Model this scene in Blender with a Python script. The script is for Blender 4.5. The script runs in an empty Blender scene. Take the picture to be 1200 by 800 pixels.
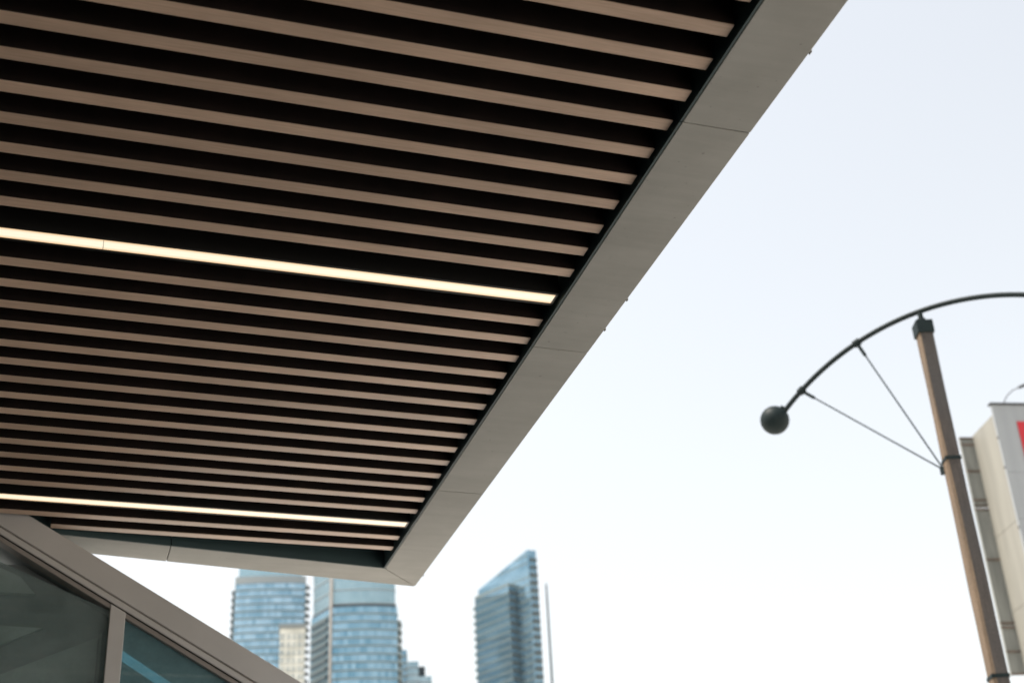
import bpy, math, random
from mathutils import Vector, Matrix

random.seed(7)
scene = bpy.context.scene
COL = scene.collection
R = math.radians

# ------------------------------------------------------------------ camera
CAM_Z = 1.65
pitch, roll = 0.503356, -0.0541695
fwd = Vector((0, math.cos(pitch), math.sin(pitch)))
rgt0 = Vector((1, 0, 0))
up0 = rgt0.cross(fwd)
rgt = math.cos(roll) * rgt0 + math.sin(roll) * up0
upv = -math.sin(roll) * rgt0 + math.cos(roll) * up0
cam_data = bpy.data.cameras.new('camera')
cam = bpy.data.objects.new('camera', cam_data)
COL.objects.link(cam)
cam.matrix_world = Matrix(((rgt.x, upv.x, -fwd.x, 0), (rgt.y, upv.y, -fwd.y, 0), (rgt.z, upv.z, -fwd.z, CAM_Z), (0, 0, 0, 1)))
cam_data.sensor_width = 36.0
cam_data.lens = 49.8
cam_data.clip_start = 0.05
cam_data.clip_end = 9000
cam_data.dof.use_dof = True
cam_data.dof.focus_distance = 4.7
cam_data.dof.aperture_fstop = 3.4
scene.camera = cam

# ------------------------------------------------------------------ world, sun, exposure
SUN_AZ, SUN_EL = R(-100), R(64)            # from the left, a little behind the camera
world = bpy.data.worlds.new('World')
scene.world = world
world.use_nodes = True
wn, wl = world.node_tree.nodes, world.node_tree.links
wn.clear()
sky = wn.new('ShaderNodeTexSky')
sky.sky_type = 'NISHITA'
sky.sun_disc = False
sky.sun_elevation = SUN_EL
sky.sun_rotation = SUN_AZ
sky.altitude = 0
sky.air_density = 2.0
sky.dust_density = 0.6
sky.ozone_density = 1.0
hs = wn.new('ShaderNodeHueSaturation')
hs.inputs['Saturation'].default_value = 0.28
bg = wn.new('ShaderNodeBackground')
bg.inputs['Strength'].default_value = 0.118
wo = wn.new('ShaderNodeOutputWorld')
wl.new(sky.outputs[0], hs.inputs['Color'])
wb = wn.new('ShaderNodeVectorMath'); wb.operation = 'MULTIPLY'      # camera white balance, the same over the whole sky
wb.inputs[1].default_value = (1.012, .996, .985)
wl.new(hs.outputs[0], wb.inputs[0])
wl.new(wb.outputs[0], bg.inputs['Color'])
wl.new(bg.outputs[0], wo.inputs['Surface'])

sun_data = bpy.data.lights.new('sun', 'SUN')
sun_data.energy = 3.3
sun_data.angle = R(10)
sun_data.color = (1.0, 0.93, 0.84)
sun = bpy.data.objects.new('sun', sun_data)
COL.objects.link(sun)
sd = Vector((math.sin(SUN_AZ) * math.cos(SUN_EL), math.cos(SUN_AZ) * math.cos(SUN_EL), math.sin(SUN_EL)))
sun.rotation_euler = sd.to_track_quat('Z', 'Y').to_euler()
sun.location = (-20, -10, 30)

vs = scene.view_settings
vs.view_transform = 'Standard'
vs.look = 'None'
vs.exposure = 0.88
vs.gamma = 1
vs.use_curve_mapping = False

# ------------------------------------------------------------------ materials
def base_mat(name, col, rough=0.6, metal=0.0, spec=0.5):
    m = bpy.data.materials.new(name)
    m.use_nodes = True
    b = m.node_tree.nodes['Principled BSDF']
    b.inputs['Base Color'].default_value = (*col, 1)
    b.inputs['Roughness'].default_value = rough
    b.inputs['Metallic'].default_value = metal
    b.inputs['Specular IOR Level'].default_value = spec
    return m, m.node_tree.nodes, m.node_tree.links, b

def noisy(name, c1, c2, scale=(1, 1, 1), freq=8.0, rough=0.6, metal=0.0, spec=0.5, bump=0.0, detail=6, lo=0.35, hi=0.65, coord='Object', rvar=0.0):
    m, n, l, b = base_mat(name, c1, rough, metal, spec)
    tc = n.new('ShaderNodeTexCoord')
    mp = n.new('ShaderNodeMapping')
    mp.inputs['Scale'].default_value = scale
    if coord == 'World':
        g = n.new('ShaderNodeNewGeometry')
        l.new(g.outputs['Position'], mp.inputs['Vector'])
    else:
        l.new(tc.outputs[coord], mp.inputs['Vector'])
    nz = n.new('ShaderNodeTexNoise')
    nz.inputs['Scale'].default_value = freq
    nz.inputs['Detail'].default_value = detail
    nz.inputs['Roughness'].default_value = 0.6
    l.new(mp.outputs[0], nz.inputs['Vector'])
    r = n.new('ShaderNodeValToRGB')
    r.color_ramp.elements[0].position = lo
    r.color_ramp.elements[1].position = hi
    r.color_ramp.elements[0].color = (*c1, 1)
    r.color_ramp.elements[1].color = (*c2, 1)
    l.new(nz.outputs['Fac'], r.inputs['Fac'])
    l.new(r.outputs[0], b.inputs['Base Color'])
    if rvar:
        mr = n.new('ShaderNodeMapRange')
        mr.inputs['To Min'].default_value = rough - rvar
        mr.inputs['To Max'].default_value = rough + rvar
        l.new(nz.outputs['Fac'], mr.inputs['Value'])
        l.new(mr.outputs[0], b.inputs['Roughness'])
    if bump:
        bp = n.new('ShaderNodeBump')
        bp.inputs['Strength'].default_value = bump
        bp.inputs['Distance'].default_value = 0.01
        l.new(nz.outputs['Fac'], bp.inputs['Height'])
        l.new(bp.outputs[0], b.inputs['Normal'])
    return m

def wood_face_mat():
    """tan timber-grain laminate; each slat gets its own slight tone"""
    m, n, l, b = base_mat('tan_timber', (.5, .4, .33), 0.33, 0, .5)
    tc = n.new('ShaderNodeTexCoord')
    oi = n.new('ShaderNodeObjectInfo')
    add = n.new('ShaderNodeVectorMath'); add.operation = 'ADD'
    sc = n.new('ShaderNodeVectorMath'); sc.operation = 'SCALE'; sc.inputs['Scale'].default_value = 37.0
    comb = n.new('ShaderNodeCombineXYZ')
    l.new(oi.outputs['Random'], comb.inputs[0]); l.new(oi.outputs['Random'], comb.inputs[1])
    l.new(comb.outputs[0], sc.inputs[0])
    l.new(tc.outputs['Object'], add.inputs[0]); l.new(sc.outputs[0], add.inputs[1])
    mp = n.new('ShaderNodeMapping'); mp.inputs['Scale'].default_value = (2.2, 60, 60)
    l.new(add.outputs[0], mp.inputs[0])
    nz = n.new('ShaderNodeTexNoise'); nz.inputs['Scale'].default_value = 3.0; nz.inputs['Detail'].default_value = 8; nz.inputs['Roughness'].default_value = .65
    l.new(mp.outputs[0], nz.inputs['Vector'])
    mp2 = n.new('ShaderNodeMapping'); mp2.inputs['Scale'].default_value = (1.6, 4, 4)
    l.new(add.outputs[0], mp2.inputs[0])
    nz2 = n.new('ShaderNodeTexNoise'); nz2.inputs['Scale'].default_value = 1.5; nz2.inputs['Detail'].default_value = 3
    l.new(mp2.outputs[0], nz2.inputs['Vector'])
    r = n.new('ShaderNodeValToRGB')
    r.color_ramp.elements[0].position = .25; r.color_ramp.elements[0].color = (.60, .405, .285, 1)
    r.color_ramp.elements[1].position = .75; r.color_ramp.elements[1].color = (.82, .60, .455, 1)
    l.new(nz.outputs['Fac'], r.inputs[0])
    # tone per slat and along each slat
    mr = n.new('ShaderNodeMapRange'); mr.inputs['To Min'].default_value = .80; mr.inputs['To Max'].default_value = 1.06
    l.new(oi.outputs['Random'], mr.inputs['Value'])
    mr2 = n.new('ShaderNodeMapRange'); mr2.inputs['From Min'].default_value = .3; mr2.inputs['From Max'].default_value = .7
    mr2.inputs['To Min'].default_value = .84; mr2.inputs['To Max'].default_value = 1.10
    l.new(nz2.outputs['Fac'], mr2.inputs['Value'])
    mu = n.new('ShaderNodeMath'); mu.operation = 'MULTIPLY'
    l.new(mr.outputs[0], mu.inputs[0]); l.new(mr2.outputs[0], mu.inputs[1])
    hv = n.new('ShaderNodeHueSaturation')
    l.new(r.outputs[0], hv.inputs['Color']); l.new(mu.outputs[0], hv.inputs['Value'])
    l.new(hv.outputs[0], b.inputs['Base Color'])
    return m

def tower_glass(name, c_lo, c_hi, cell=1.7, floor=3.55, rough=0.08, metal=0.75):
    """coated glass, every pane with its own tint (blinds, coatings)"""
    m, n, l, b = base_mat(name, c_lo, rough, metal)
    g = n.new('ShaderNodeNewGeometry')
    sp = n.new('ShaderNodeSeparateXYZ')
    l.new(g.outputs['Position'], sp.inputs[0])
    def math_(op, a, bb=None):
        x = n.new('ShaderNodeMath'); x.operation = op
        for i, v in enumerate((a, bb)):
            if v is None: continue
            if isinstance(v, (int, float)): x.inputs[i].default_value = v
            else: l.new(v, x.inputs[i])
        return x.outputs[0]
    h = math_('ADD', sp.outputs[0], math_('MULTIPLY', sp.outputs[1], 0.6))
    cx = math_('FLOOR', math_('DIVIDE', h, cell))
    cz = math_('FLOOR', math_('DIVIDE', sp.outputs[2], floor))
    cb = n.new('ShaderNodeCombineXYZ'); l.new(cx, cb.inputs[0]); l.new(cz, cb.inputs[1])
    wnz = n.new('ShaderNodeTexWhiteNoise'); wnz.noise_dimensions = '2D'
    l.new(cb.outputs[0], wnz.inputs['Vector'])
    big = n.new('ShaderNodeTexNoise'); big.inputs['Scale'].default_value = 0.11; big.inputs['Detail'].default_value = 3
    l.new(g.outputs['Position'], big.inputs['Vector'])
    f = math_('ADD', math_('MULTIPLY', wnz.outputs['Value'], 0.55), math_('MULTIPLY', big.outputs['Fac'], 0.5))
    r = n.new('ShaderNodeValToRGB')
    r.color_ramp.elements[0].position = .2; r.color_ramp.elements[0].color = (*c_lo, 1)
    r.color_ramp.elements[1].position = .85; r.color_ramp.elements[1].color = (*c_hi, 1)
    l.new(f, r.inputs[0]); l.new(r.outputs[0], b.inputs['Base Color'])
    return m

def pane_mat(name, tint, gloss=0.09, pane_lift=(.40, .45, .43), amt=(.20, .42)):
    m = bpy.data.materials.new(name); m.use_nodes = True
    n, l = m.node_tree.nodes, m.node_tree.links
    n.clear()
    t = n.new('ShaderNodeBsdfTransparent'); t.inputs[0].default_value = (*tint, 1)
    g = n.new('ShaderNodeBsdfGlossy'); g.inputs['Color'].default_value = (.9, .95, .95, 1); g.inputs['Roughness'].default_value = .03
    lw = n.new('ShaderNodeLayerWeight'); lw.inputs['Blend'].default_value = .12
    mr = n.new('ShaderNodeMapRange'); mr.inputs['To Min'].default_value = gloss; mr.inputs['To Max'].default_value = .3
    l.new(lw.outputs['Fresnel'], mr.inputs['Value'])
    # diffuse film whose colour stands in for light coming through the pane
    d = n.new('ShaderNodeBsdfDiffuse'); d.inputs[0].default_value = (*pane_lift, 1)
    tc = n.new('ShaderNodeTexCoord')
    nz = n.new('ShaderNodeTexNoise'); nz.inputs['Scale'].default_value = 5; nz.inputs['Detail'].default_value = 7; nz.inputs['Roughness'].default_value = .7
    l.new(tc.outputs['Object'], nz.inputs['Vector'])
    dm = n.new('ShaderNodeMapRange'); dm.inputs['From Min'].default_value = .35; dm.inputs['From Max'].default_value = .75
    dm.inputs['To Min'].default_value = amt[0]; dm.inputs['To Max'].default_value = amt[1]
    l.new(nz.outputs['Fac'], dm.inputs['Value'])
    m1 = n.new('ShaderNodeMixShader'); l.new(dm.outputs[0], m1.inputs[0]); l.new(t.outputs[0], m1.inputs[1]); l.new(d.outputs[0], m1.inputs[2])
    m2 = n.new('ShaderNodeMixShader'); l.new(mr.outputs[0], m2.inputs[0]); l.new(m1.outputs[0], m2.inputs[1]); l.new(g.outputs[0], m2.inputs[2])
    o = n.new('ShaderNodeOutputMaterial'); l.new(m2.outputs[0], o.inputs[0])
    return m

def emit_mat(name, col, s):
    m = bpy.data.materials.new(name); m.use_nodes = True
    b = m.node_tree.nodes['Principled BSDF']
    b.inputs['Base Color'].default_value = (.5, .46, .4, 1)
    b.inputs['Emission Color'].default_value = (*col, 1)
    b.inputs['Emission Strength'].default_value = s
    # brighter along the middle, warmer and dimmer towards the long edges
    n, l = m.node_tree.nodes, m.node_tree.links
    tc = n.new('ShaderNodeTexCoord'); sp = n.new('ShaderNodeSeparateXYZ'); l.new(tc.outputs['Object'], sp.inputs[0])
    ab = n.new('ShaderNodeMath'); ab.operation = 'ABSOLUTE'; l.new(sp.outputs[1], ab.inputs[0])
    dv = n.new('ShaderNodeMath'); dv.operation = 'DIVIDE'; l.new(ab.outputs[0], dv.inputs[0]); dv.inputs[1].default_value = .0275
    rp = n.new('ShaderNodeValToRGB'); rp.color_ramp.elements[0].position = .45; rp.color_ramp.elements[0].color = (1, .90, .69, 1)
    rp.color_ramp.elements[1].position = 1; rp.color_ramp.elements[1].color = (.85, .52, .24, 1)
    l.new(dv.outputs[0], rp.inputs[0]); l.new(rp.outputs[0], b.inputs['Emission Color'])
    return m

M = {}
M['ground'] = noisy('pale_paving', (.48, .455, .415), (.58, .55, .505), freq=.35, rough=.8, coord='World')
M['dark_floor'] = noisy('dark_shade_floor', (.035, .034, .033), (.07, .068, .066), freq=9, rough=.5)
M['wall'] = noisy('dark_unseen_wall', (.07, .068, .066), (.10, .098, .094), freq=1.2, rough=.6)
M['fascia'] = noisy('grey_beige_aluminium', (.385, .375, .345), (.445, .434, .402), freq=3.2, rough=.55, rvar=.05, metal=0, spec=.08, bump=.012)
def streaks(m):
    n, l = m.node_tree.nodes, m.node_tree.links
    b = n['Principled BSDF']
    src = b.inputs['Base Color'].links[0].from_socket
    tc = n.new('ShaderNodeTexCoord')
    mp = n.new('ShaderNodeMapping'); mp.inputs['Scale'].default_value = (1.5, 16, 1.5); l.new(tc.outputs['Object'], mp.inputs[0])
    z = n.new('ShaderNodeTexNoise'); z.inputs['Scale'].default_value = 1.6; z.inputs['Detail'].default_value = 6; z.inputs['Roughness'].default_value = .65; l.new(mp.outputs[0], z.inputs['Vector'])
    sp = n.new('ShaderNodeTexNoise'); sp.inputs['Scale'].default_value = 55; sp.inputs['Detail'].default_value = 2; l.new(tc.outputs['Object'], sp.inputs['Vector'])
    r1 = n.new('ShaderNodeMapRange'); r1.inputs['From Min'].default_value = .3; r1.inputs['From Max'].default_value = .7; r1.inputs['To Min'].default_value = .93; r1.inputs['To Max'].default_value = 1.04; l.new(z.outputs['Fac'], r1.inputs['Value'])
    r2 = n.new('ShaderNodeMapRange'); r2.inputs['From Min'].default_value = .70; r2.inputs['From Max'].default_value = .78; r2.inputs['To Min'].default_value = 1; r2.inputs['To Max'].default_value = .72; l.new(sp.outputs['Fac'], r2.inputs['Value'])
    mu = n.new('ShaderNodeMath'); mu.operation = 'MULTIPLY'; l.new(r1.outputs[0], mu.inputs[0]); l.new(r2.outputs[0], mu.inputs[1])
    hv = n.new('ShaderNodeHueSaturation'); l.new(src, hv.inputs['Color']); l.new(mu.outputs[0], hv.inputs['Value']); l.new(hv.outputs[0], b.inputs['Base Color'])
streaks(M['fascia'])
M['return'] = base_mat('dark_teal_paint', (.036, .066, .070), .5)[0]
M['trim'] = base_mat('pale_edge_trim', (.5, .5, .5), .4, .3)[0]
M['black'] = noisy('black_baffle', (.008, .005, .004), (.018, .0105, .0085), freq=6, rough=.6, spec=.3)
M['deck'] = base_mat('black_deck', (.004, .004, .0045), .8, 0, .2)[0]
M['wood'] = wood_face_mat()
M['housing'] = base_mat('black_light_channel', (.012, .011, .010), .5, 0, .3)[0]
M['diffuser'] = emit_mat('warm_diffuser', (1.0, .87, .66), 0.53)
M['endcap'] = base_mat('grey_end_cap', (.25, .23, .2), .5)[0]
M['frame'] = noisy('brown_grey_frame', (.49, .475, .46), (.54, .52, .505), freq=3, rough=.42, rvar=.06)
M['bead'] = noisy('brown_glazing_bead', (.25, .225, .205), (.29, .26, .24), freq=3, rough=.5)
M['gasket'] = base_mat('black_gasket', (.012, .012, .012), .7)[0]
M['pane_grey'] = pane_mat('grey_green_glass', (.80, .86, .86), gloss=.012, pane_lift=(.35, .43, .43), amt=(.12, .36))
M['pane_teal'] = pane_mat('teal_glass', (.25, .46, .52), gloss=.02, pane_lift=(.26, .44, .48), amt=(.28, .50))
M['concrete'] = noisy('interior_concrete', (.46, .48, .46), (.64, .66, .63), freq=3.5, rough=.85, bump=.2)
M['concrete_dk'] = noisy('dark_concrete', (.20, .225, .225), (.31, .33, .325), freq=4, rough=.85, bump=.2)
M['steel'] = noisy('dark_green_steel', (.005, .012, .0125), (.010, .018, .018), freq=9, rough=.55, spec=.2)
M['timber'] = None

def timber_mat(name, dk, lt, grey, gmax):
    m, n, l, b = base_mat(name, (.2, .15, .11), .8)
    tc = n.new('ShaderNodeTexCoord')
    mp = n.new('ShaderNodeMapping'); mp.inputs['Scale'].default_value = (26, 26, 1.3)
    l.new(tc.outputs['Object'], mp.inputs[0])
    nz = n.new('ShaderNodeTexNoise'); nz.inputs['Scale'].default_value = 2; nz.inputs['Detail'].default_value = 9; nz.inputs['Roughness'].default_value = .7
    l.new(mp.outputs[0], nz.inputs['Vector'])
    n2 = n.new('ShaderNodeTexNoise'); n2.inputs['Scale'].default_value = 1.1; n2.inputs['Detail'].default_value = 4
    l.new(tc.outputs['Object'], n2.inputs['Vector'])
    n3 = n.new('ShaderNodeTexNoise'); n3.inputs['Scale'].default_value = 70; n3.inputs['Detail'].default_value = 4
    l.new(tc.outputs['Object'], n3.inputs['Vector'])
    r = n.new('ShaderNodeValToRGB')
    r.color_ramp.elements[0].position = .3; r.color_ramp.elements[0].color = (*dk, 1)
    r.color_ramp.elements[1].position = .7; r.color_ramp.elements[1].color = (*lt, 1)
    l.new(nz.outputs['Fac'], r.inputs[0])
    mx = n.new('ShaderNodeMix'); mx.data_type = 'RGBA'
    mr = n.new('ShaderNodeMapRange'); mr.inputs['From Min'].default_value = .4; mr.inputs['From Max'].default_value = .62
    mr.inputs['To Max'].default_value = gmax
    l.new(n2.outputs['Fac'], mr.inputs['Value']); l.new(mr.outputs[0], mx.inputs['Factor'])
    l.new(r.outputs[0], mx.inputs['A']); mx.inputs['B'].default_value = (*grey, 1)
    mm = n.new('ShaderNodeMix'); mm.data_type = 'RGBA'; mm.blend_type = 'MULTIPLY'; mm.inputs['Factor'].default_value = .6
    r3 = n.new('ShaderNodeValToRGB'); r3.color_ramp.elements[0].position = .35; r3.color_ramp.elements[0].color = (.55, .55, .55, 1); r3.color_ramp.elements[1].position = .6
    l.new(n3.outputs['Fac'], r3.inputs[0])
    l.new(mx.outputs['Result'], mm.inputs['A']); l.new(r3.outputs[0], mm.inputs['B'])
    l.new(mm.outputs['Result'], b.inputs['Base Color'])
    bp = n.new('ShaderNodeBump'); bp.inputs['Strength'].default_value = .6; bp.inputs['Distance'].default_value = .01
    l.new(nz.outputs['Fac'], bp.inputs['Height']); l.new(bp.outputs[0], b.inputs['Normal'])
    return m
M['timber'] = timber_mat('grey_brown_timber', (.034, .028, .025), (.10, .08, .066), (.065, .060, .058), .7)
M['timber_tan'] = timber_mat('tan_post_timber', (.115, .077, .047), (.25, .17, .105), (.14, .105, .076), .5)
M['cream'] = noisy('cream_sheet_metal', (.235, .225, .195), (.285, .273, .235), scale=(1, 1, .12), freq=2.2, rough=.55)
M['greysheet'] = noisy('pale_grey_sheet', (.29, .303, .312), (.33, .343, .352), scale=(1, 1, .1), freq=2.5, rough=.5)
M['rib'] = noisy('dirty_grey_rib_sheet', (.19, .195, .18), (.28, .285, .26), scale=(1, 1, .15), freq=5, rough=.6)
M['rust'] = noisy('rusty_dark_angle', (.07, .05, .04), (.16, .12, .09), freq=7, rough=.8)
M['red'] = base_mat('red_sign_paint', (.42, .012, .02), .4)[0]
M['lampgrey'] = base_mat('grey_lamp_metal', (.035, .036, .038), .5)[0]
M['glassA'] = tower_glass('blue_glass_left', (.18, .33, .43), (.42, .58, .69))
M['glassB'] = tower_glass('blue_glass_middle', (.12, .27, .37), (.33, .50, .61))
M['glassC'] = tower_glass('pale_glass_far', (.24, .35, .40), (.38, .48, .52))
M['glassD'] = tower_glass('slate_blue_glass', (.15, .27, .35), (.28, .42, .51))
M['glassCrown'] = tower_glass('pale_crown_glass', (.27, .40, .45), (.33, .46, .51), rough=.2)
M['slab'] = base_mat('grey_green_slab_edge', (.17, .21, .21), .6)[0]
M['slab_pale'] = base_mat('pale_slab_edge', (.26, .29, .30), .6)[0]
M['darkband'] = base_mat('dark_louvre_band', (.04, .055, .065), .6)[0]
M['balcony'] = base_mat('dark_balcony_recess', (.08, .105, .115), .5)[0]
M['pier'] = base_mat('beige_pier', (.42, .39, .36), .6)[0]
M['reflect_cream'] = noisy('cream_reflection', (.50, .50, .44), (.76, .75, .67), freq=.16, rough=.8, coord='World')
M['window'] = tower_glass('dark_window', (.30, .33, .32), (.62, .62, .56), cell=2.2, rough=.15, metal=.4)
M['roofgrey'] = base_mat('grey_roof_slab', (.20, .22, .22), .7)[0]

# ------------------------------------------------------------------ mesh helpers
class MB:
    def __init__(s):
        s.v, s.f, s.mi = [], [], []
    def poly(s, pts, mi=0):
        i = len(s.v); s.v += [tuple(p) for p in pts]; s.f.append(list(range(i, i + len(pts)))); s.mi.append(mi)
    def prism(s, base, top, mi=0, caps=True):
        """two matching rings (lists of points), base ring counter-clockwise from above"""
        n = len(base); i = len(s.v)
        s.v += [tuple(p) for p in base] + [tuple(p) for p in top]
        for k in range(n):
            k2 = (k + 1) % n
            s.f.append([i + k, i + k2, i + n + k2, i + n + k]); s.mi.append(mi)
        if caps:
            s.f.append(list(range(i + n - 1, i - 1, -1))); s.mi.append(mi)
            s.f.append(list(range(i + n, i + 2 * n))); s.mi.append(mi)
    def box(s, x0, x1, y0, y1, z0, z1, mi=0):
        b = [(x0, y0), (x1, y0), (x1, y1), (x0, y1)]
        s.prism([(x, y, z0) for x, y in b], [(x, y, z1) for x, y in b], mi)
    def tube(s, pts, r, n=10, mi=0, caps=True):
        pts = [Vector(p) for p in pts]
        rr = r if isinstance(r, (list, tuple)) else [r] * len(pts)
        i0 = len(s.v); up = None
        for k, p in enumerate(pts):
            t = (pts[min(k + 1, len(pts) - 1)] - pts[max(k - 1, 0)]).normalized()
            if up is None:
                up = t.orthogonal().normalized()
            up = (up - t * up.dot(t)).normalized(); w = t.cross(up)
            for j in range(n):
                a = 2 * math.pi * j / n
                s.v.append(tuple(p + (up * math.cos(a) + w * math.sin(a)) * rr[k]))
        for k in range(len(pts) - 1):
            for j in range(n):
                j2 = (j + 1) % n
                s.f.append([i0 + k * n + j, i0 + k * n + j2, i0 + (k + 1) * n + j2, i0 + (k + 1) * n + j]); s.mi.append(mi)
        if caps:
            s.f.append([i0 + j for j in range(n - 1, -1, -1)]); s.mi.append(mi)
            e = i0 + (len(pts) - 1) * n
            s.f.append([e + j for j in range(n)]); s.mi.append(mi)
    def sphere(s, c, r, nu=32, nv=18, mi=0, sq=1.0):
        i = len(s.v)
        s.v.append((c[0], c[1], c[2] - r * sq))
        for a in range(1, nv):
            th = -math.pi / 2 + math.pi * a / nv
            for b in range(nu):
                ph = 2 * math.pi * b / nu
                s.v.append((c[0] + r * math.cos(th) * math.cos(ph), c[1] + r * math.cos(th) * math.sin(ph), c[2] + r * sq * math.sin(th)))
        s.v.append((c[0], c[1], c[2] + r * sq)); top = len(s.v) - 1
        for b in range(nu):
            b2 = (b + 1) % nu
            s.f.append([i, i + 1 + b2, i + 1 + b]); s.mi.append(mi)
            s.f.append([top, i + 1 + (nv - 2) * nu + b, i + 1 + (nv - 2) * nu + b2]); s.mi.append(mi)
        for a in range(nv - 2):
            for b in range(nu):
                b2 = (b + 1) % nu; o = i + 1 + a * nu
                s.f.append([o + b, o + b2, o + nu + b2, o + nu + b]); s.mi.append(mi)
    def mesh(s, name, mats, smooth=False):
        me = bpy.data.meshes.new(name)
        me.from_pydata(s.v, [], s.f)
        for m in (mats if isinstance(mats, (list, tuple)) else [mats]):
            me.materials.append(m)
        for p, mi in zip(me.polygons, s.mi):
            p.material_index = mi
            p.use_smooth = smooth
        me.update()
        return me
    def build(s, name, mats, parent=None, smooth=False, loc=(0, 0, 0), bevel=0.0):
        return put(name, s.mesh(name, mats, smooth), parent, loc, bevel)

def put(name, me, parent=None, loc=(0, 0, 0), bevel=0.0):
    o = bpy.data.objects.new(name, me)
    COL.objects.link(o)
    o.location = loc
    if parent is not None:
        o.parent = parent
    if bevel:
        b = o.modifiers.new('bevel', 'BEVEL'); b.width = bevel; b.segments = 2; b.limit_method = 'ANGLE'
    return o

def tag(o, label=None, cat=None, group=None, kind=None):
    if label: o['label'] = label
    if cat: o['category'] = cat
    if group: o['group'] = group
    if kind: o['kind'] = kind
    return o

def thing(name, label, cat, loc=(0, 0, 0), rz=0.0, group=None):
    o = bpy.data.objects.new(name, None)
    COL.objects.link(o)
    o.empty_display_size = .3
    o.location = loc; o.rotation_euler = (0, 0, rz)
    return tag(o, label, cat, group)

# ------------------------------------------------------------------ setting
g = MB(); g.poly([(-4000, -4000, 0), (4000, -4000, 0), (4000, 4000, 0), (-4000, 4000, 0)])
tag(g.build('ground', M['ground']), kind='structure')

YAW = 0.332218                       # the canopy runs 19 degrees off the camera axis
H = 2.4                              # slats above the camera
SOF = CAM_Z + H                      # underside of the slats
cu, su = math.cos(YAW), math.sin(YAW)
def W(u, v, z=0.0):                  # canopy plan -> world
    return Vector((u * cu - v * su, u * su + v * cu, z))

U_WALL = -3.2
w = MB(); w.box(U_WALL - 5, U_WALL, -11, 14, 0, 4.62)  # unseen wall added to carry the canopy and darken its left side
o = w.build('wall_left', M['wall']); o.rotation_euler = (0, 0, YAW); tag(o, kind='structure')

w = MB(); w.poly([(U_WALL - .1, -11, .004), (2.4, -11, .004), (2.4, 6.06, .004), (U_WALL - .1, 6.06, .004)])  # unseen dark sheet added to cut light bounced up to the left slats
o = w.build('shade_floor', M['dark_floor']); o.rotation_euler = (0, 0, YAW); tag(o, kind='structure')
w = MB(); w.box(-.90, -.335, 4.75, 6.05, 0, CAM_Z + H - .012)  # unseen pier added to block light from the lower-left slats
o = w.build('shade_pier', M['wall']); o.rotation_euler = (0, 0, YAW); tag(o, kind='structure')

# ------------------------------------------------------------------ canopy
canopy = thing('canopy', 'large cantilevered canopy with tan timber slats and grey metal edge', 'canopy', (0, 0, 0), YAW)
PITCH, EXTRA, V1 = .05555688 * H, .08238 * H, 1.0083936 * H
U_END = .61577 * H
SW, SD = .0193 * H, .15              # slat width and depth
FZ = SOF - .007 * H                  # underside of the metal edge
UI, UO = .6231 * H, .7088 * H
def v_in(u):  return (2.5976 + .1130 * u / H) * H
def v_out(u): return (2.6800 + .1170 * u / H) * H
V_BACK = -10.0

def slat_v(k):
    v = V1 + PITCH * (k - 1)
    if k > 10: v += EXTRA
    if k > 24: v += EXTRA
    if k < -3: v -= EXTRA
    if k < -17: v -= EXTRA
    if k < -31: v -= EXTRA
    if k < -45: v -= EXTRA
    if k < -59: v -= EXTRA
    if k < -73: v -= EXTRA
    return v

U_L = U_WALL + .012
S26_L = -.028 * H
body_cache = {}
def slat_meshes(u0, u1):
    key = (round(u0, 3), round(u1, 3))
    if key not in body_cache:
        b = MB(); b.box(u0, u1, 0, SW, .003, SD)
        f = MB(); f.box(u0, u1, .0006, SW - .0006, 0, .0026)
        body_cache[key] = (b.mesh('slat', M['black']), f.mesh('wood_face', M['wood']))
    return body_cache[key]
for k in range(-95, 27):
    v = slat_v(k)
    if v < V_BACK + .25: continue
    mb, mf = slat_meshes(S26_L if k == 26 else U_L, U_END)
    s = put('slat', mb, canopy, (random.uniform(-.004, .002), v, SOF + random.uniform(-.0012, .0012)))
    put('wood_face', mf, s)

# black deck above the slats
d = MB()
d.prism([(U_L, V_BACK, SOF + SD + .02), (UI + .02, V_BACK, SOF + SD + .02), (UI + .02, v_in(UI) + .02, SOF + SD + .02), (U_L, v_in(U_L) + .02, SOF + SD + .02)],
        [(U_L, V_BACK, SOF + .42), (UI + .02, V_BACK, SOF + .42), (UI + .02, v_in(UI) + .02, SOF + .42), (U_L, v_in(U_L) + .02, SOF + .42)])
d.build('ceiling_deck', M['deck'], canopy)
# hangers above the slats
for uh in (-2.6, -1.3, -.6, .25, 1.30):
    d = MB(); d.box(uh, uh + .04, V_BACK + .1, v_in(uh) - .05, SOF + SD + .001, SOF + SD + .019)
    d.build('carrier_rail', M['deck'], canopy)

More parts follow.
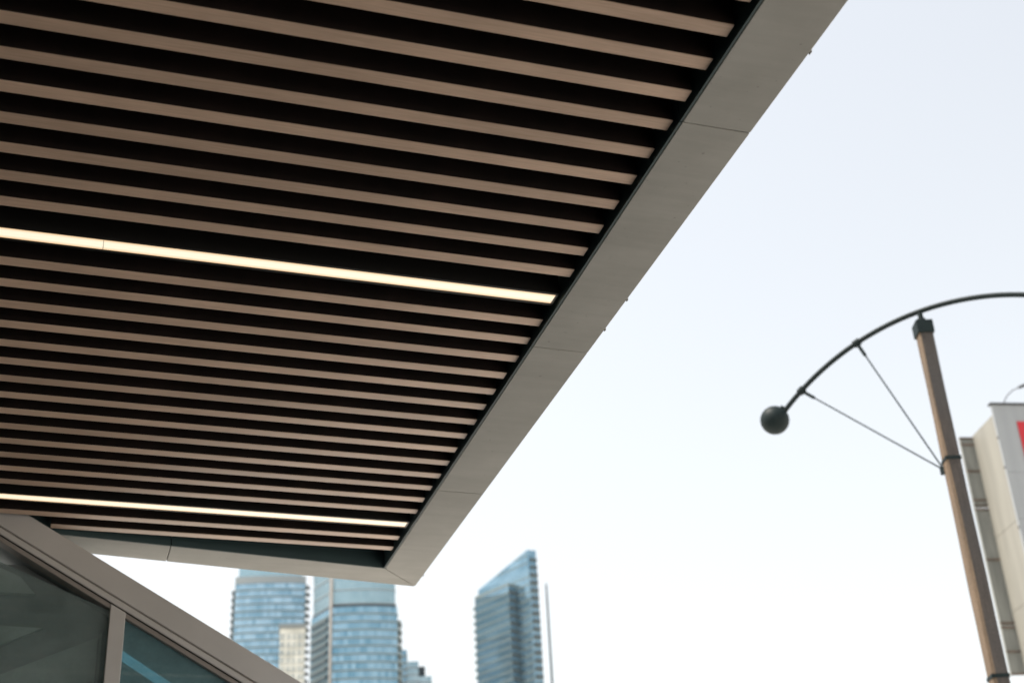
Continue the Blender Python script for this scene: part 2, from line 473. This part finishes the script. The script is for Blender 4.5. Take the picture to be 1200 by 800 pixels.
# metal edge: separate folded panels with open joints
GAP = .0014
TOPZ = SOF + .46
corner_i = (UI, v_in(UI)); corner_o = (UO, v_out(UO))
def edge_panel(ring, name='fascia_panel'):
    p = MB()
    p.prism([(x, y, FZ) for x, y in ring], [(x, y, TOPZ) for x, y in ring])
    return p.build(name, M['fascia'], canopy, bevel=.003)
joints = [V_BACK] + [v for v in (2.800 - 1.3115 * 9, 2.800 - 1.3115 * 8, 2.800 - 1.3115 * 7, 2.800 - 1.3115 * 6, 2.800 - 1.3115 * 5, 2.800 - 1.3115 * 4, 2.800 - 1.3115 * 3, 2.800 - 1.3115 * 2, 2.800 - 1.3115, 2.800, 4.113, 5.421)]
for j, va in enumerate(joints):
    vb = joints[j + 1] if j + 1 < len(joints) else None
    if vb is not None:
        edge_panel([(UI, va + GAP), (UO, va + GAP), (UO, vb - GAP), (UI, vb - GAP)])
    else:
        edge_panel([(UI, va + GAP), (UO, va + GAP), (corner_o[0], corner_o[1] - .003), (corner_i[0], corner_i[1] - .003)])
fj = [UO] + [.1933 * H - 1.3 * i for i in range(7) if .1933 * H - 1.3 * i > U_L + .1] + [U_L]
for j in range(len(fj) - 1):
    ub, ua = fj[j], fj[j + 1]
    skew = .085 if j else 0
    if j == 0:
        # mitred against the side edge
        edge_panel([(ua + GAP, v_in(ua)), (corner_i[0] - .003, corner_i[1]), (corner_o[0] - .003, corner_o[1]), (ua + GAP, v_out(ua))])
    else:
        edge_panel([(ua + GAP, v_in(ua)), (ub - GAP, v_in(ub)), (ub - GAP, v_out(ub)), (ua + GAP, v_out(ua))])
# dark inner returns, 2 mm in front of the edge panels, stopping short of their underside
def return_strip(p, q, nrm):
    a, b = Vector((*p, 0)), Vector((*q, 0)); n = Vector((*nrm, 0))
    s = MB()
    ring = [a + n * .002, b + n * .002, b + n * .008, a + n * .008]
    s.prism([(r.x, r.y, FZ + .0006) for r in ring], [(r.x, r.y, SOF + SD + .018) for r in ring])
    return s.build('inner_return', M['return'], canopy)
vr = [V_BACK] + [2.800 - 1.3115 * 2, 2.800 - 1.3115, 2.800, 4.113, 5.421, v_in(UI) - .009]
for j in range(len(vr) - 1):
    return_strip((UI, vr[j] + .002), (UI, vr[j + 1] - .002), (-1, 0))
fr = [UI - .001] + fj[1:]
nn = Vector((.113, -1)).normalized()
for j in range(len(fr) - 1):
    return_strip((fr[j] - .002, v_in(fr[j])), (fr[j + 1] + .002, v_in(fr[j + 1])), (nn.x, nn.y))
# dark fillers in the open joints
for v in joints[1:]:
    p = MB(); p.box(UI + .01, UO - .006, v - .0013, v + .0013, FZ + .006, TOPZ - .02); p.build('joint_filler', M['deck'], canopy)
for u in fj[1:-1]:
    p = MB(); p.box(u - .0013, u + .0013, v_in(u) + .012, v_out(u) - .006, FZ + .006, TOPZ - .02); p.build('joint_filler', M['deck'], canopy)
# small clips and drip lip on the outer edge
for v in (3.945, 3.737, 2.450, 6.47):
    c = MB(); c.box(UO + .001, UO + .0045, v - .007, v + .007, FZ - .001, FZ + .02)
    c.build('edge_clip', M['trim'], canopy, bevel=.001)

# ------------------------------------------------------------------ linear lights in the slat gaps
def linear_light(vc, label, seg):
    t = thing('linear_light', label, 'light', W(0, vc, SOF), YAW, 'linear lights between the canopy slats')
    hw = .0275
    h = MB()
    h.box(U_L, U_END, -hw - .012, -hw - .001, .001, .10)
    h.box(U_L, U_END, hw + .001, hw + .012, .001, .10)
    h.box(U_L, U_END, -hw - .012, hw + .012, .1005, .112)
    h.build('housing', M['housing'], t)
    ends = [U_L + .01] + seg + [U_END - .008]
    for a, b in zip(ends[:-1], ends[1:]):
        p = MB(); p.box(a + .0008, b - .0008, -hw, hw, .002, .05)
        p.build('diffuser', M['diffuser'], t)
    c = MB(); c.box(U_END - .0075, U_END, -hw, hw, .001, .06); c.build('end_cap', M['endcap'], t)
    return t
linear_light(1.5895 * H, 'long warm white light strip crossing the middle of the slatted soffit', [.0067 * H])
linear_light(2.4465 * H, 'long warm white light strip beside the far canopy edge', [])

# ------------------------------------------------------------------ glazed stair enclosure under the far canopy edge
VW = 2.5365 * H
enc = thing('stair_enclosure', 'glazed stair enclosure with sloping brown grey rail under the canopy corner', 'stair enclosure', (0, 0, 0), YAW)
SL = -.5697
def zt(u): return 4.065 + SL * (u + .168)
UA, UB = -.40, 5.0
def raking(name, m, d0, d1, va, vb, ua=UA, ub=UB, parent=enc, bevel=.0):
    """bar under the rake line: vertical drop d0..d1 below the top line"""
    p = MB()
    p.prism([(ua, va, zt(ua) - d1), (ub, va, zt(ub) - d1), (ub, vb, zt(ub) - d1), (ua, vb, zt(ua) - d1)],
            [(ua, va, zt(ua) - d0), (ub, va, zt(ub) - d0), (ub, vb, zt(ub) - d0), (ua, vb, zt(ua) - d0)])
    return p.build(name, m, parent, bevel=bevel)
rail = raking('top_rail', M['frame'], 0, .120, VW, VW + .10, bevel=.004)
raking('rail_groove', M['bead'], .1203, .1255, VW + .008, VW + .09, parent=rail)
raking('rail_bead', M['frame'], .1258, .155, VW + .004, VW + .09, parent=rail, bevel=.004)
raking('gasket', M['gasket'], .1553, .158, VW + .010, VW + .09, parent=rail)
raking('glazing_bead', M['bead'], .1583, .182, VW + .014, VW + .085, parent=rail, bevel=.003)
MU, MWD = .2165, .0655
LOWZ = .95
mull = [U_L - MWD + .004, MU - 2.6, MU - 1.3, MU, MU + 1.3, MU + 2.6, MU + 3.9]
for u in mull[1:]:
    t = min(zt(u), SOF + .02) - .1605 if u > -.6 else SOF - .132
    tb = min(zt(u + MWD), SOF + .02) - .1605 if u > -.6 else SOF - .132
    p = MB(); p.prism([(u, VW + .006, LOWZ), (u + MWD, VW + .006, LOWZ), (u + MWD, VW + .085, LOWZ), (u, VW + .085, LOWZ)],
                      [(u, VW + .006, t), (u + MWD, VW + .006, tb), (u + MWD, VW + .085, tb), (u, VW + .085, t)])
    p.build('mullion', M['frame'], enc, bevel=.003)
# head rail left of the raking rail
p = MB(); p.box(U_L, UA - .002, VW, VW + .10, SOF - .13, SOF - .004)
p.build('head_rail', M['frame'], enc, bevel=.004)
def pane(u0, u1, mat):
    p = MB()
    def top(u): return (zt(u) - .183) if u > -.40 else SOF - .135
    p.prism([(u0, VW + .040, LOWZ), (u1, VW + .040, LOWZ), (u1, VW + .052, LOWZ), (u0, VW + .052, LOWZ)],
            [(u0, VW + .040, top(u0)), (u1, VW + .040, top(u1)), (u1, VW + .052, top(u1)), (u0, VW + .052, top(u0))])
    return p.build('glass_pane', mat, enc)
for a, b in zip(mull[:-1], mull[1:]):
    left, right = a + MWD + .001, b - .001
    if left < -.40 < right and left < -.45:
        pane(-.40, right, M['pane_grey']); pane(left, -.402, M['pane_grey'])
    else:
        pane(left, right, M['pane_teal'] if a > 0 else M['pane_grey'])
p = MB(); p.box(U_L, UB, VW - .02, VW + .12, 0, LOWZ - .002); p.build('low_wall', M['concrete'], enc)
# sloping roof slab behind the rail, inner concrete wall with a raking slot open to the sky
raking('roof_slab', M['concrete_dk'], .03, .16, VW + .101, VW + .42)
VI = VW + .18
def inner_piece(pts, m, v0=VI, v1=VI + .10, name='inner_wall'):
    p = MB(); p.prism([(u, v0, z) for u, z in pts], [(u, v1, z) for u, z in pts]); return p.build(name, m, enc)
UM = .25                                             # hidden behind the mullion
inner_piece([(U_L, LOWZ - .9), (UM, LOWZ - .9), (UM, zt(UM) - .165), (-.16, zt(-.16) - .165), (U_L, SOF - .14)], M['concrete_dk'])
def zs(u): return 3.552 - .617 * (u - .3115)          # upper edge of the slot
inner_piece([(UM + .002, zs(UM)), (UB, zs(UB)), (UB, zt(UB) - .165), (UM + .002, zt(UM) - .165)], M['concrete_dk'])
inner_piece([(UM + .002, LOWZ - .9), (UB, LOWZ - .9), (UB, max(.3, zs(UB) - .080)), (UM + .002, zs(UM) - .080)], M['concrete_dk'])
PF = (VI - .03, VI - .001)
inner_piece([(-.75, 3.754), (-.10, 3.759), (-.17, 3.834), (-.32, 3.894), (-.75, 3.954)], M['concrete'], *PF, name='wall_panel')
inner_piece([(-.75, 3.294), (-.2195, 3.526), (-.052, 3.609), (-.75, 3.619)], M['concrete'], *PF, name='wall_panel')
inner_piece([(-.75, 2.164), (.195, 2.164), (.18, 3.579), (-.205, 3.399), (-.75, 3.154)], M['concrete'], *PF, name='wall_panel')
inner_piece([(.20, 2.164), (.212, 2.164), (.197, 3.604), (.186, 3.594)], M['frame'], *PF, name='panel_edge')

# ------------------------------------------------------------------ street lamp
PAZ = R(18.27)
lamp = thing('street_lamp', 'square timber lamp post with curved dark steel arm and ball ends', 'street lamp', (13 * math.sin(PAZ), 13 * math.cos(PAZ), 0), R(90) - R(-54) - R(180))
# local +X points along the arm's far-left end
lamp.rotation_euler = (0, 0, math.atan2(math.cos(R(-54)), math.sin(R(-54))))
ARC_Z, ARC_R = 6.005, 2.532
def arc(s): return Vector((s, 0, ARC_Z + math.sqrt(ARC_R ** 2 - s * s)))
TAN = {2, 3, 4}  # left face and wide chamfer in tan timber, other faces in darker grey-brown
# post: slightly tapering timber with worn, wavy arrises
def post_mesh():
    p = MB(); n = 46; rings = []
    rnd = random.Random(3)
    zz = [i / n * 8.28 for i in range(n + 1)]
    th = R(37)                                       # turns the broad face a little right of the camera
    ph = [rnd.uniform(0, 6.28) for _ in range(8)]
    for z in zz:
        hs_ = .0815 - .0125 * z / 8.28
        ring = []
        for q in range(4):
            ch = .012 + .010 * (1 + math.sin(z * 1.7 + ph[q])) * (1 - .5 * z / 8.28) + (.07 * max(0, 1 - z / 7.2) if q == 1 else 0)
            cx, cy = ((1, -1), (1, 1), (-1, 1), (-1, -1))[q]
            nx, ny = ((1, 1), (-1, 1), (-1, -1), (1, -1))[q]
            w1 = .0025 * math.sin(z * 5.1 + ph[q + 4])
            a_ = (cx * hs_ - (ch if q in (1, 3) else 0) * cx, cy * hs_ - (ch if q in (0, 2) else 0) * cy)
            p1 = (cx * hs_, cy * hs_ - cy * ch); p2 = (cx * hs_ - cx * ch, cy * hs_)
            pm = (cx * (hs_ - ch * .22) + w1, cy * (hs_ - ch * .22) + w1)
            ring += [p1, pm, p2] if q in (1, 3) else [p2, pm, p1]
        c_, s_ = math.cos(th), math.sin(th)
        rings.append([(x * c_ - y * s_, x * s_ + y * c_, z) for x, y in ring])
    tan_faces = TAN; m = len(rings[0])
    for r_ in rings: p.v += r_
    for k in range(n):
        for j in range(m):
            j2 = (j + 1) % m
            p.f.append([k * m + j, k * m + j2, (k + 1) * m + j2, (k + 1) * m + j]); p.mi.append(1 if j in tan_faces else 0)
    p.f.append([n * m + j for j in range(m)]); p.mi.append(0)
    return p
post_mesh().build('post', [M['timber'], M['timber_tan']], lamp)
def rot_box(hx, z0, z1, th=R(37)):
    c_, s_ = math.cos(th), math.sin(th)
    b = [(x * c_ - y * s_, x * s_ + y * c_) for x, y in ((-hx, -hx), (hx, -hx), (hx, hx), (-hx, hx))]
    p = MB(); p.prism([(x, y, z0) for x, y in b], [(x, y, z1) for x, y in b]); return p
cap = rot_box(.084, 8.262, 8.402).build('post_cap', M['steel'], lamp, bevel=.006)
p = MB(); p.tube([(0, 0, 8.40), (0, 0, 8.52)], .026, 12); p.build('arm_pin', M['steel'], lamp)
p = MB(); p.tube([(0, 0, 8.425), (0, 0, 8.447)], .042, 12); p.build('pin_collar', M['steel'], lamp)
S_END = 1.64
p = MB(); p.tube([arc(-S_END + 2 * S_END * i / 72) for i in range(73)], .0265, 12); p.build('curved_arm', M['steel'], lamp, smooth=True)
for sg in (1, -1):
    b = MB(); b.sphere((0, 0, 0), .150, 40, 24)
    bo = b.build('ball_end', M['steel'], lamp, smooth=True, loc=(sg * 1.722, 0, 7.905))
    sl = MB(); e = arc(S_END) ; sl.tube([(sg * (1.722 - .085), 0, 7.905 + .075), (sg * (1.722 - .125), 0, 7.905 + .115)], .032, 12)
    sl.build('ball_socket', M['steel'], lamp)
    for s_ in ((.699, 1.378) if sg > 0 else ()):
        a_ = arc(s_); a_.x *= sg
        q_ = Vector((sg * .088, 0, 6.845)); dr = (q_ - a_).normalized()
        st = MB(); st.tube([a_ + dr * .03, q_], .0085, 6); sto = st.build('stay_rod', M['steel'], lamp)
        tb = MB(); tb.tube([a_ + dr * .035, a_ + dr * .055, a_ + dr * .17, a_ + dr * .19], [.010, .018, .018, .010], 8); tb.build('turnbuckle', M['steel'], sto)
        tg = Vector((-a_.z + ARC_Z, 0, a_.x)).normalized() * (1)
        cl = MB(); cl.tube([a_ - tg * .035, a_ + tg * .035], .040, 12); cl.build('arm_clamp', M['steel'], lamp)
    if sg < 0: continue
    lg = MB(); lg.box(min(sg * .06, sg * .125), max(sg * .06, sg * .125), -.012, .012, 6.80, 6.885); lg.build('stay_lug', M['steel'], lamp, bevel=.003)
for z_, hh in ((6.90, .076), (4.83, .079), (2.2, .083)):
    bd = rot_box(hh, z_, z_ + .035); bd.build('post_band', M['steel'], lamp, bevel=.002)
p = rot_box(.13, 0, .28); p.build('post_base', M['steel'], lamp, bevel=.01)

# ------------------------------------------------------------------ raised sign box on the right
SAZ = R(20.31)
SC = Vector((40 * math.sin(SAZ), 40 * math.cos(SAZ), 0))
# local +X runs right along the front, +Y away along the cream side; the origin is the near corner
sign = thing('sign_box', 'cream sheet metal sign box with grey front behind the lamp post', 'sign', SC, R(8.5))
SX, ZB, ZT = 4.2, 11.82, 19.34
seams = [0, 1.05, 2.1, 3.15, SX]
zsplit = [ZB, 13.7, 15.78, 17.2, ZT]
for a, b in zip(seams[:-1], seams[1:]):
    for z0, z1 in zip(zsplit[:-1], zsplit[1:]):
        p = MB(); p.box(a + .004, b - .004, 0, .05, z0 + .004, z1 - .004)
        n_ = 14
        for i in range(1, n_):
            x = a + (b - a) * i / n_
            p.box(x - .006, x + .006, -.007, -.0005, z0 + .006, z1 - .006)
        p.build('front_panel', M['greysheet'], sign)
p = MB(); p.box(-.05, SX + .05, -.05, .14, ZT + .001, ZT + .05); p.build('top_flashing', M['lampgrey'], sign)
p = MB(); p.box(-.014, -.001, -.012, .07, ZB, ZT - .002); p.build('corner_trim', M['greysheet'], sign)
for z in (18.25, 17.32, 15.5, 14.1, 12.8):
    p = MB(); p.box(-.03, -.0145, .0, .05, z, z + .07); p.build('corner_bolt', M['lampgrey'], sign)
for z0, z1 in ((ZB, 13.6), (13.6, 15.83), (15.83, 19.12)):
    p = MB(); p.box(.075, .115, .072, 1.66, z0 + .006, z1 - .006); p.build('side_panel', M['cream'], sign)
p = MB(); p.box(.13, SX, .06, 1.64, ZB + .02, 19.05); p.build('core', M['rib'], sign)
# ribbed panels on the back frame
levels = [11.84, 12.49, 13.22, 15.20, 16.80, 17.96, 18.82, 19.04]
for z0, z1 in zip(levels[:-1], levels[1:]):
    p = MB(); p.box(-.31, .30, 1.70, 1.74, z0 + .02, z1 - .02)
    for i in range(8):
        x = -.29 + i * .075
        p.box(x, x + .03, 1.675, 1.6995, z0 + .03, z1 - .03)
    p.build('ribbed_panel', M['rib'], sign)
for z, t in ((11.83, .05), (12.47, .05), (13.16, .05), (13.29, .05), (15.17, .05), (16.72, .05), (16.86, .03), (17.02, .045), (17.94, .05), (18.80, .05), (19.02, .05)):
    p = MB(); p.box(-.345, .30, 1.650, 1.698, z, z + t); p.build('frame_angle', M['rust'], sign)
p = MB(); p.box(-.345, -.312, 1.665, 1.76, 11.83, 19.07); p.build('frame_post', M['rib'], sign)
p = MB(); p.box(.65, 2.9, -.04, -.008, 17.25, 18.79); p.build('red_mark', M['red'], sign, bevel=.005)
arm = [(.43, .08, ZT + .05), (.45, .02, ZT + .14), (.53, -.08, ZT + .28), (.66, -.2, ZT + .38), (.82, -.32, ZT + .42)]
fl = MB(); fl.tube(arm, .016, 8); flo = fl.build('floodlight_arm', M['lampgrey'], sign)
h = MB(); h.box(-.09, .12, -.08, .08, -.045, .04); ho = h.build('floodlight_head', M['lampgrey'], flo, loc=(.90, -.36, ZT + .44), bevel=.012); ho.rotation_euler = (R(18), R(-24), 0)
p = MB(); p.tube([(2.4, .85, 0), (2.4, .85, ZB + .03)], .42, 20); p.build('support_mast', M['lampgrey'], sign, smooth=True)

# ------------------------------------------------------------------ towers
def AZ(deg, D): return Vector((D * math.sin(R(deg)), D * math.cos(R(deg))))
def hit(az, p, hd):
    """point where the sight line at azimuth az meets the plan line through p with heading hd"""
    d1 = Vector((math.sin(R(az)), math.cos(R(az)))); d2 = Vector((math.sin(R(hd)), math.cos(R(hd))))
    det = d1.x * -d2.y + d2.x * d1.y
    k = (p.x * -d2.y + d2.x * p.y) / det
    return d1 * k
def bow(p, h0, h1, az_end, n):
    """convex facade: headings h0..h1, stretched until it reaches azimuth az_end"""
    lo, hi = 1.0, 200.0
    for _ in range(50):
        L = (lo + hi) / 2; q = p.copy(); pts = [q.copy()]
        for i in range(n):
            h = R(h0 + (h1 - h0) * (i + .5) / n); q = q + Vector((math.sin(h), math.cos(h))) * (L / n); pts.append(q.copy())
        if math.degrees(math.atan2(q.x, q.y)) > az_end: hi = L
        else: lo = L
    return pts
def ccw(pts):
    a = sum(pts[i].x * pts[(i + 1) % len(pts)].y - pts[(i + 1) % len(pts)].x * pts[i].y for i in range(len(pts)))
    return pts if a > 0 else pts[::-1]
def outset(pts, d):
    n = len(pts); out = []
    for i in range(n):
        a, b, c = pts[i - 1], pts[i], pts[(i + 1) % n]
        n1 = Vector(((b - a).y, -(b - a).x)).normalized(); n2 = Vector(((c - b).y, -(c - b).x)).normalized()
        m = (n1 + n2); m = m / max(.3, m.dot(n1)) if m.length > 1e-6 else n1
        out.append(b + m * d)
    return out
def ring(pts, z): return [(p.x, p.y, z) for p in pts]
def floor_meshes(pts, fh, glass, slab, slab_h, slab_out, mull, mull_w=.14):
    gl = MB(); gl.prism(ring(pts, slab_h), ring(pts, fh), caps=False)
    sl = MB(); sl.prism(ring(outset(pts, slab_out), 0), ring(outset(pts, slab_out), slab_h))
    fr = None
    if mull:
        fr = MB()
        for i in range(len(pts)):
            a, b = pts[i], pts[(i + 1) % len(pts)]
            L = (b - a).length; nn_ = int(L / mull)
            if nn_ < 1: continue
            t = (b - a) / L; no = Vector((t.y, -t.x))
            mid = (a + b) / 2
            if no.dot(mid) > 0: continue              # facing away from the street
            for k in range(nn_ + 1):
                c = a + t * (L * k / nn_)
                q = [c - t * mull_w / 2, c + t * mull_w / 2, c + t * mull_w / 2 + no * .12, c - t * mull_w / 2 + no * .12]
                q = ccw(q)
                fr.prism(ring(q, slab_h), ring(q, fh), caps=False)
    return gl.mesh('floor_glazing', glass), sl.mesh('floor_slab', slab), (fr.mesh('mullions', slab) if fr else None)
def stack(root, pts, z_top, z_vis, fh, glass, slab, slab_h=.55, slab_out=.35, mull=1.7):
    """countable floors down to z_vis, one plain shaft below the picture's reach"""
    g_, s_, f_ = floor_meshes(pts, fh, glass, slab, slab_h, slab_out, mull)
    z = z_top
    while z - fh > z_vis:
        z -= fh
        o = put('floor_glazing', g_, root, (0, 0, z))
        put('floor_slab', s_, o)
        if f_: tag(put('mullions', f_, o), kind='stuff')
    b = MB()
    b.prism(ring(pts, 0), ring(pts, z - .01), 0)
    zz = z - fh
    op = outset(pts, slab_out)
    while zz > 4:
        b.prism(ring(op, zz), ring(op, zz + slab_h), 1); zz -= fh
    tag(b.build('lower_floors', [glass, slab], root), kind='stuff')
    return z
def band(root, name, pts, z0, z1, m, d=0.0):
    p = MB(); q = outset(pts, d) if d else pts; p.prism(ring(q, z0), ring(q, z1)); return p.build(name, m, root)

def closed(front, back_heading, depth):
    d = Vector((math.sin(R(back_heading)), math.cos(R(back_heading)))) * depth
    return ccw(front + [front[-1] + d, front[0] + d])

# middle tower: bowed front, angled left flank, pale pier between them
B0 = AZ(-8.12, 600)
rootB = thing('glass_tower', 'round fronted blue glass tower with a pale vertical strip, under the canopy corner', 'tower')
left_end = hit(-8.93, B0, -37.4)
bf = bow(B0, 96, 68, -5.40, 8)
ptsB = closed([left_end] + bf, -8, 30)
stack(rootB, ptsB, 201.6, 150, 3.55, M['glassB'], M['slab'], .62, .35)
band(rootB, 'recess_band', ptsB, 201.62, 203.0, M['darkband'], -.4)
ptsBc = outset(ptsB, -.9)
z0 = 203.02
gm = floor_meshes(ptsBc, 6.3, M['glassCrown'], M['slab_pale'], .45, .3, 1.2, .10)
for i in range(3):
    o = put('crown_glazing', gm[0], rootB, (0, 0, z0 + i * 6.3)); put('crown_slab', gm[1], o); tag(put('mullions', gm[2], o), kind='stuff')
band(rootB, 'parapet', ptsBc, z0 + 18.92, z0 + 21, M['slab_pale'], .4)
pr = MB(); c = B0 + Vector((-.2, -.9)); pr.box(c.x - .55, c.x + .55, c.y - .3, c.y + 1.2, 0, 215); pr.build('corner_pier', M['pier'], rootB)
for i in range(13):                                   # balconies on the far right edge
    z = 194.5 - i * 3.55
    q = bf[-1]
    p = MB(); p.box(q.x - .8, q.x + 1.5, q.y + .5, q.y + 7, z, z + 1.3); p.build('balcony', M['slab'], rootB)
for i in range(15):                                   # dark balcony recesses along the left flank
    z = 199.0 - i * 3.55 - 2.9
    d_ = (left_end - B0).normalized(); no = Vector((d_.y, -d_.x))
    if no.dot(B0) > 0: no = -no
    a_, b_ = B0 + d_ * 3.2 + no * .25, left_end - d_ * .6 + no * .25
    ri = ccw([a_, b_, b_ + no * .5, a_ + no * .5])
    p = MB(); p.prism(ring(ri, z), ring(ri, z + 1.5)); p.build('balcony_recess', M['balcony'], rootB)

# left tower
A0 = AZ(-12.07, 640)
rootA = thing('glass_tower', 'pale blue glass tower left of the round fronted one, above the sloping rail', 'tower')
af = bow(A0, 93, 74, -9.22, 8)
ptsA = closed(af, -12, 30)
stack(rootA, ptsA, 226.0, 165, 3.40, M['glassA'], M['slab'], .60, .30)
band(rootA, 'parapet', ptsA, 226.02, 229.4, M['slab_pale'], .35)
band(rootA, 'crown', outset(ptsA, -1.2), 229.42, 238, M['glassCrown'])
for i in range(18):
    z = 221.5 - i * 3.4
    p = MB(); p.box(A0.x - 1.9, A0.x + .6, A0.y + .5, A0.y + 6, z, z + 1.7); p.build('balcony', M['balcony'], rootA)
for i in range(15):
    z = 224.5 - i * 3.4; q = af[-1]
    p = MB(); p.box(q.x - .5, q.x + 1.6, q.y + .3, q.y + 5, z, z + .8); p.build('side_balcony', M['slab_pale'], rootA)

# cream block standing in for the pale reflection in the left tower's glass
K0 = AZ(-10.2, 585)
rootK = thing('reflection_block', 'cream block standing in for a pale glass reflection between the two blue towers', 'reflection stand-in')
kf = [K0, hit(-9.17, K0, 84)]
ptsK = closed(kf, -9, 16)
band(rootK, 'wall', ptsK, 0, 187.6, M['reflect_cream'])
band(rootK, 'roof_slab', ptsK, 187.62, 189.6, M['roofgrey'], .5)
tk = (kf[1] - kf[0]); Lk = tk.length; tk = tk / Lk; nk = Vector((tk.y, -tk.x))
wm = {}
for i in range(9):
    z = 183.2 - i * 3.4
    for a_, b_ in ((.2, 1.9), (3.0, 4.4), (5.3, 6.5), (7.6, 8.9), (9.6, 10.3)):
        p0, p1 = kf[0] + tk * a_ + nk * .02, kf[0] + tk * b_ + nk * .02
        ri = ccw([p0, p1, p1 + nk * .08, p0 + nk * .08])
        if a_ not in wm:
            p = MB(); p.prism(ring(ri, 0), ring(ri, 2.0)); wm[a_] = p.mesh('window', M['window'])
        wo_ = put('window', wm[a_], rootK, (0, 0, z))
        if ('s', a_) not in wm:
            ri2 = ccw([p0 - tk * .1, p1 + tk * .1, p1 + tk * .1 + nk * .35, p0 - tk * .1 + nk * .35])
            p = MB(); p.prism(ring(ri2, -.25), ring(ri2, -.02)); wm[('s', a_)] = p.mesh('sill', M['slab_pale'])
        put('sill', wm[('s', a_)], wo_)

# far stepped tower
rootC = thing('stepped_tower', 'distant pale stepped tower low beside the round fronted tower', 'tower')
def zat(el, D): return CAM_Z + D * math.tan(R(el))
DC = 720
for a0, a1, el, m in ((-5.35, -5.02, 16.75, 'slab'), (-5.10, -4.55, 16.30, 'glassC'), (-4.60, -4.28, 16.18, 'darkband'), (-4.62, -4.03, 15.72, 'glassC')):
    f0 = AZ(a0, DC + (4 if m == 'darkband' else 0)); f1 = hit(a1, f0, 86)
    pc = closed([f0, f1], -5, 14)
    zt_ = zat(el, DC)
    if m == 'glassC':
        stack(rootC, pc, zt_, 150, 3.6, M['glassC'], M['slab_pale'], .6, .25, 2.2)
    elif m == 'darkband':
        band(rootC, 'plant_room', pc, zt_ - 9, zt_, M[m])
    else:
        stack(rootC, pc, zt_, 150, 3.6, M['glassD'], M['slab'], .9, .25, 2.2)

# right tower: blade with a raking roof, lower bay on its left face, balconies on its right face
rootD = thing('glass_tower', 'slate blue blade tower with a steep slanting roof, standing alone', 'tower')
D0 = AZ(.17, 600); HD = -43
D_left = hit(-1.98, D0, HD)
D_right = hit(.53, D0, 64.5)
ptsD = ccw([D_left, D0, D_right, D_right + (D_left - D0)])
dl = (D_left - D0); LD = dl.length; dl = dl / LD; nd = Vector((dl.y, -dl.x))
if nd.dot(D0) > 0: nd = -nd
ZL = zat(18.94, (D_left).length)
ZR = zat(20.47, 600)
FH = 3.5
stack(rootD, ptsD, ZL, 155, FH, M['glassD'], M['slab'], .45, .12, 1.6)
# raking crown
rk = MB()
zmap = [(p, ZL + .3 if (p - D_left).length < 1 or (p - ptsD[0]).length < -1 else None) for p in ptsD]
bot = ring(ptsD, ZL + .02)
top = []
for p_ in ptsD:
    s_ = (p_ - D0).dot(dl) / LD
    top.append((p_.x, p_.y, ZR + (ZL + .5 - ZR) * min(1, max(0, s_))))
rk.prism(bot, top)
rk.build('raking_crown', M['glassD'], rootD)
for i in range(1, 5):
    z = ZL + i * FH
    s1 = (ZR - z) / (ZR - ZL)
    if s1 < .08: break
    a_, b_ = D0 + nd * .02, D0 + dl * (LD * s1) + nd * .02
    ri = ccw([a_, b_, b_ + nd * .14, a_ + nd * .14])
    p = MB(); p.prism(ring(ri, z - .4), ring(ri, z - .02)); p.build('crown_mullion', M['slab'], rootD)
for i in range(13):
    a_ = D0 + dl * (LD * (i + .5) / 13); s_ = (i + .5) / 13
    zt_ = ZR + (ZL + .5 - ZR) * s_
    ri = ccw([a_ - dl * .08 + nd * .02, a_ + dl * .08 + nd * .02, a_ + dl * .08 + nd * .14, a_ - dl * .08 + nd * .14])
    p = MB(); p.prism(ring(ri, ZL + .6), ring(ri, zt_ - .1), caps=True); p.build('crown_mullion', M['slab'], rootD)
# bay
bay_r = hit(-.72, D0 + nd * 5.0, HD); bay_l = hit(-2.13, D0 + nd * 5.0, HD)
bay_in = bay_r - nd * 5.2
ptsY = ccw([bay_l, bay_r, bay_in, bay_l - nd * 5.2])
zb_top = zat(19.20, bay_r.length)
stack(rootD, ptsY, zb_top - 1.2, 150, FH, M['glassD'], M['slab'], .5, .15, 1.6)
band(rootD, 'bay_parapet', ptsY, zb_top - 1.18, zb_top, M['slab'], .1)
er = ccw([bay_r + (bay_in - bay_r) * .12 - dl * .05, bay_in - dl * .05, bay_in - dl * .35, bay_r + (bay_in - bay_r) * .12 - dl * .35])
for i in range(18):
    z = zb_top - 3.2 - i * FH
    p = MB(); p.prism(ring(er, z - 1.9), ring(er, z)); p.build('bay_recess', M['balcony'], rootD)
dr_ = (D_right - D0).normalized(); nr = Vector((dr_.y, -dr_.x))
if nr.dot(D0) > 0: nr = -nr
for i in range(19):
    z = ZR - 5.2 - i * FH
    a_, b_ = D0 + dr_ * .9 + nr * .02, D_right + nr * .02
    ri = ccw([a_, b_, b_ + nr * .7, a_ + nr * .7])
    p = MB(); p.prism(ring(ri, z), ring(ri, z + 1.25)); p.build('balcony', M['balcony'], rootD)
for i in range(20):
    z = zb_top - 6 - i * FH
    a_ = bay_l + dl * .02
    ri = ccw([a_, a_ + dl * 1.7, a_ + dl * 1.7 - nd * 3, a_ - nd * 3])
    p = MB(); p.prism(ring(ri, z), ring(ri, z + 1.4)); p.build('edge_balcony', M['slab'], rootD)

# slender mast just right of the blade tower
mp_ = AZ(.885, 610)
mast = thing('mast', 'thin dark vertical mast just right of the slanting roof tower', 'mast', (mp_.x, mp_.y, 0))
p = MB(); zm = zat(19.04, 610); p.tube([(0, 0, 0), (0, 0, zm * .6), (0, 0, zm)], [.95, .62, .42], 10); p.build('mast_tube', M['balcony'], mast)
p = MB(); p.tube([(0, 0, zm + .001), (0, 0, zm + 1.2)], [.25, .12], 8); p.build('mast_tip', M['balcony'], mast)
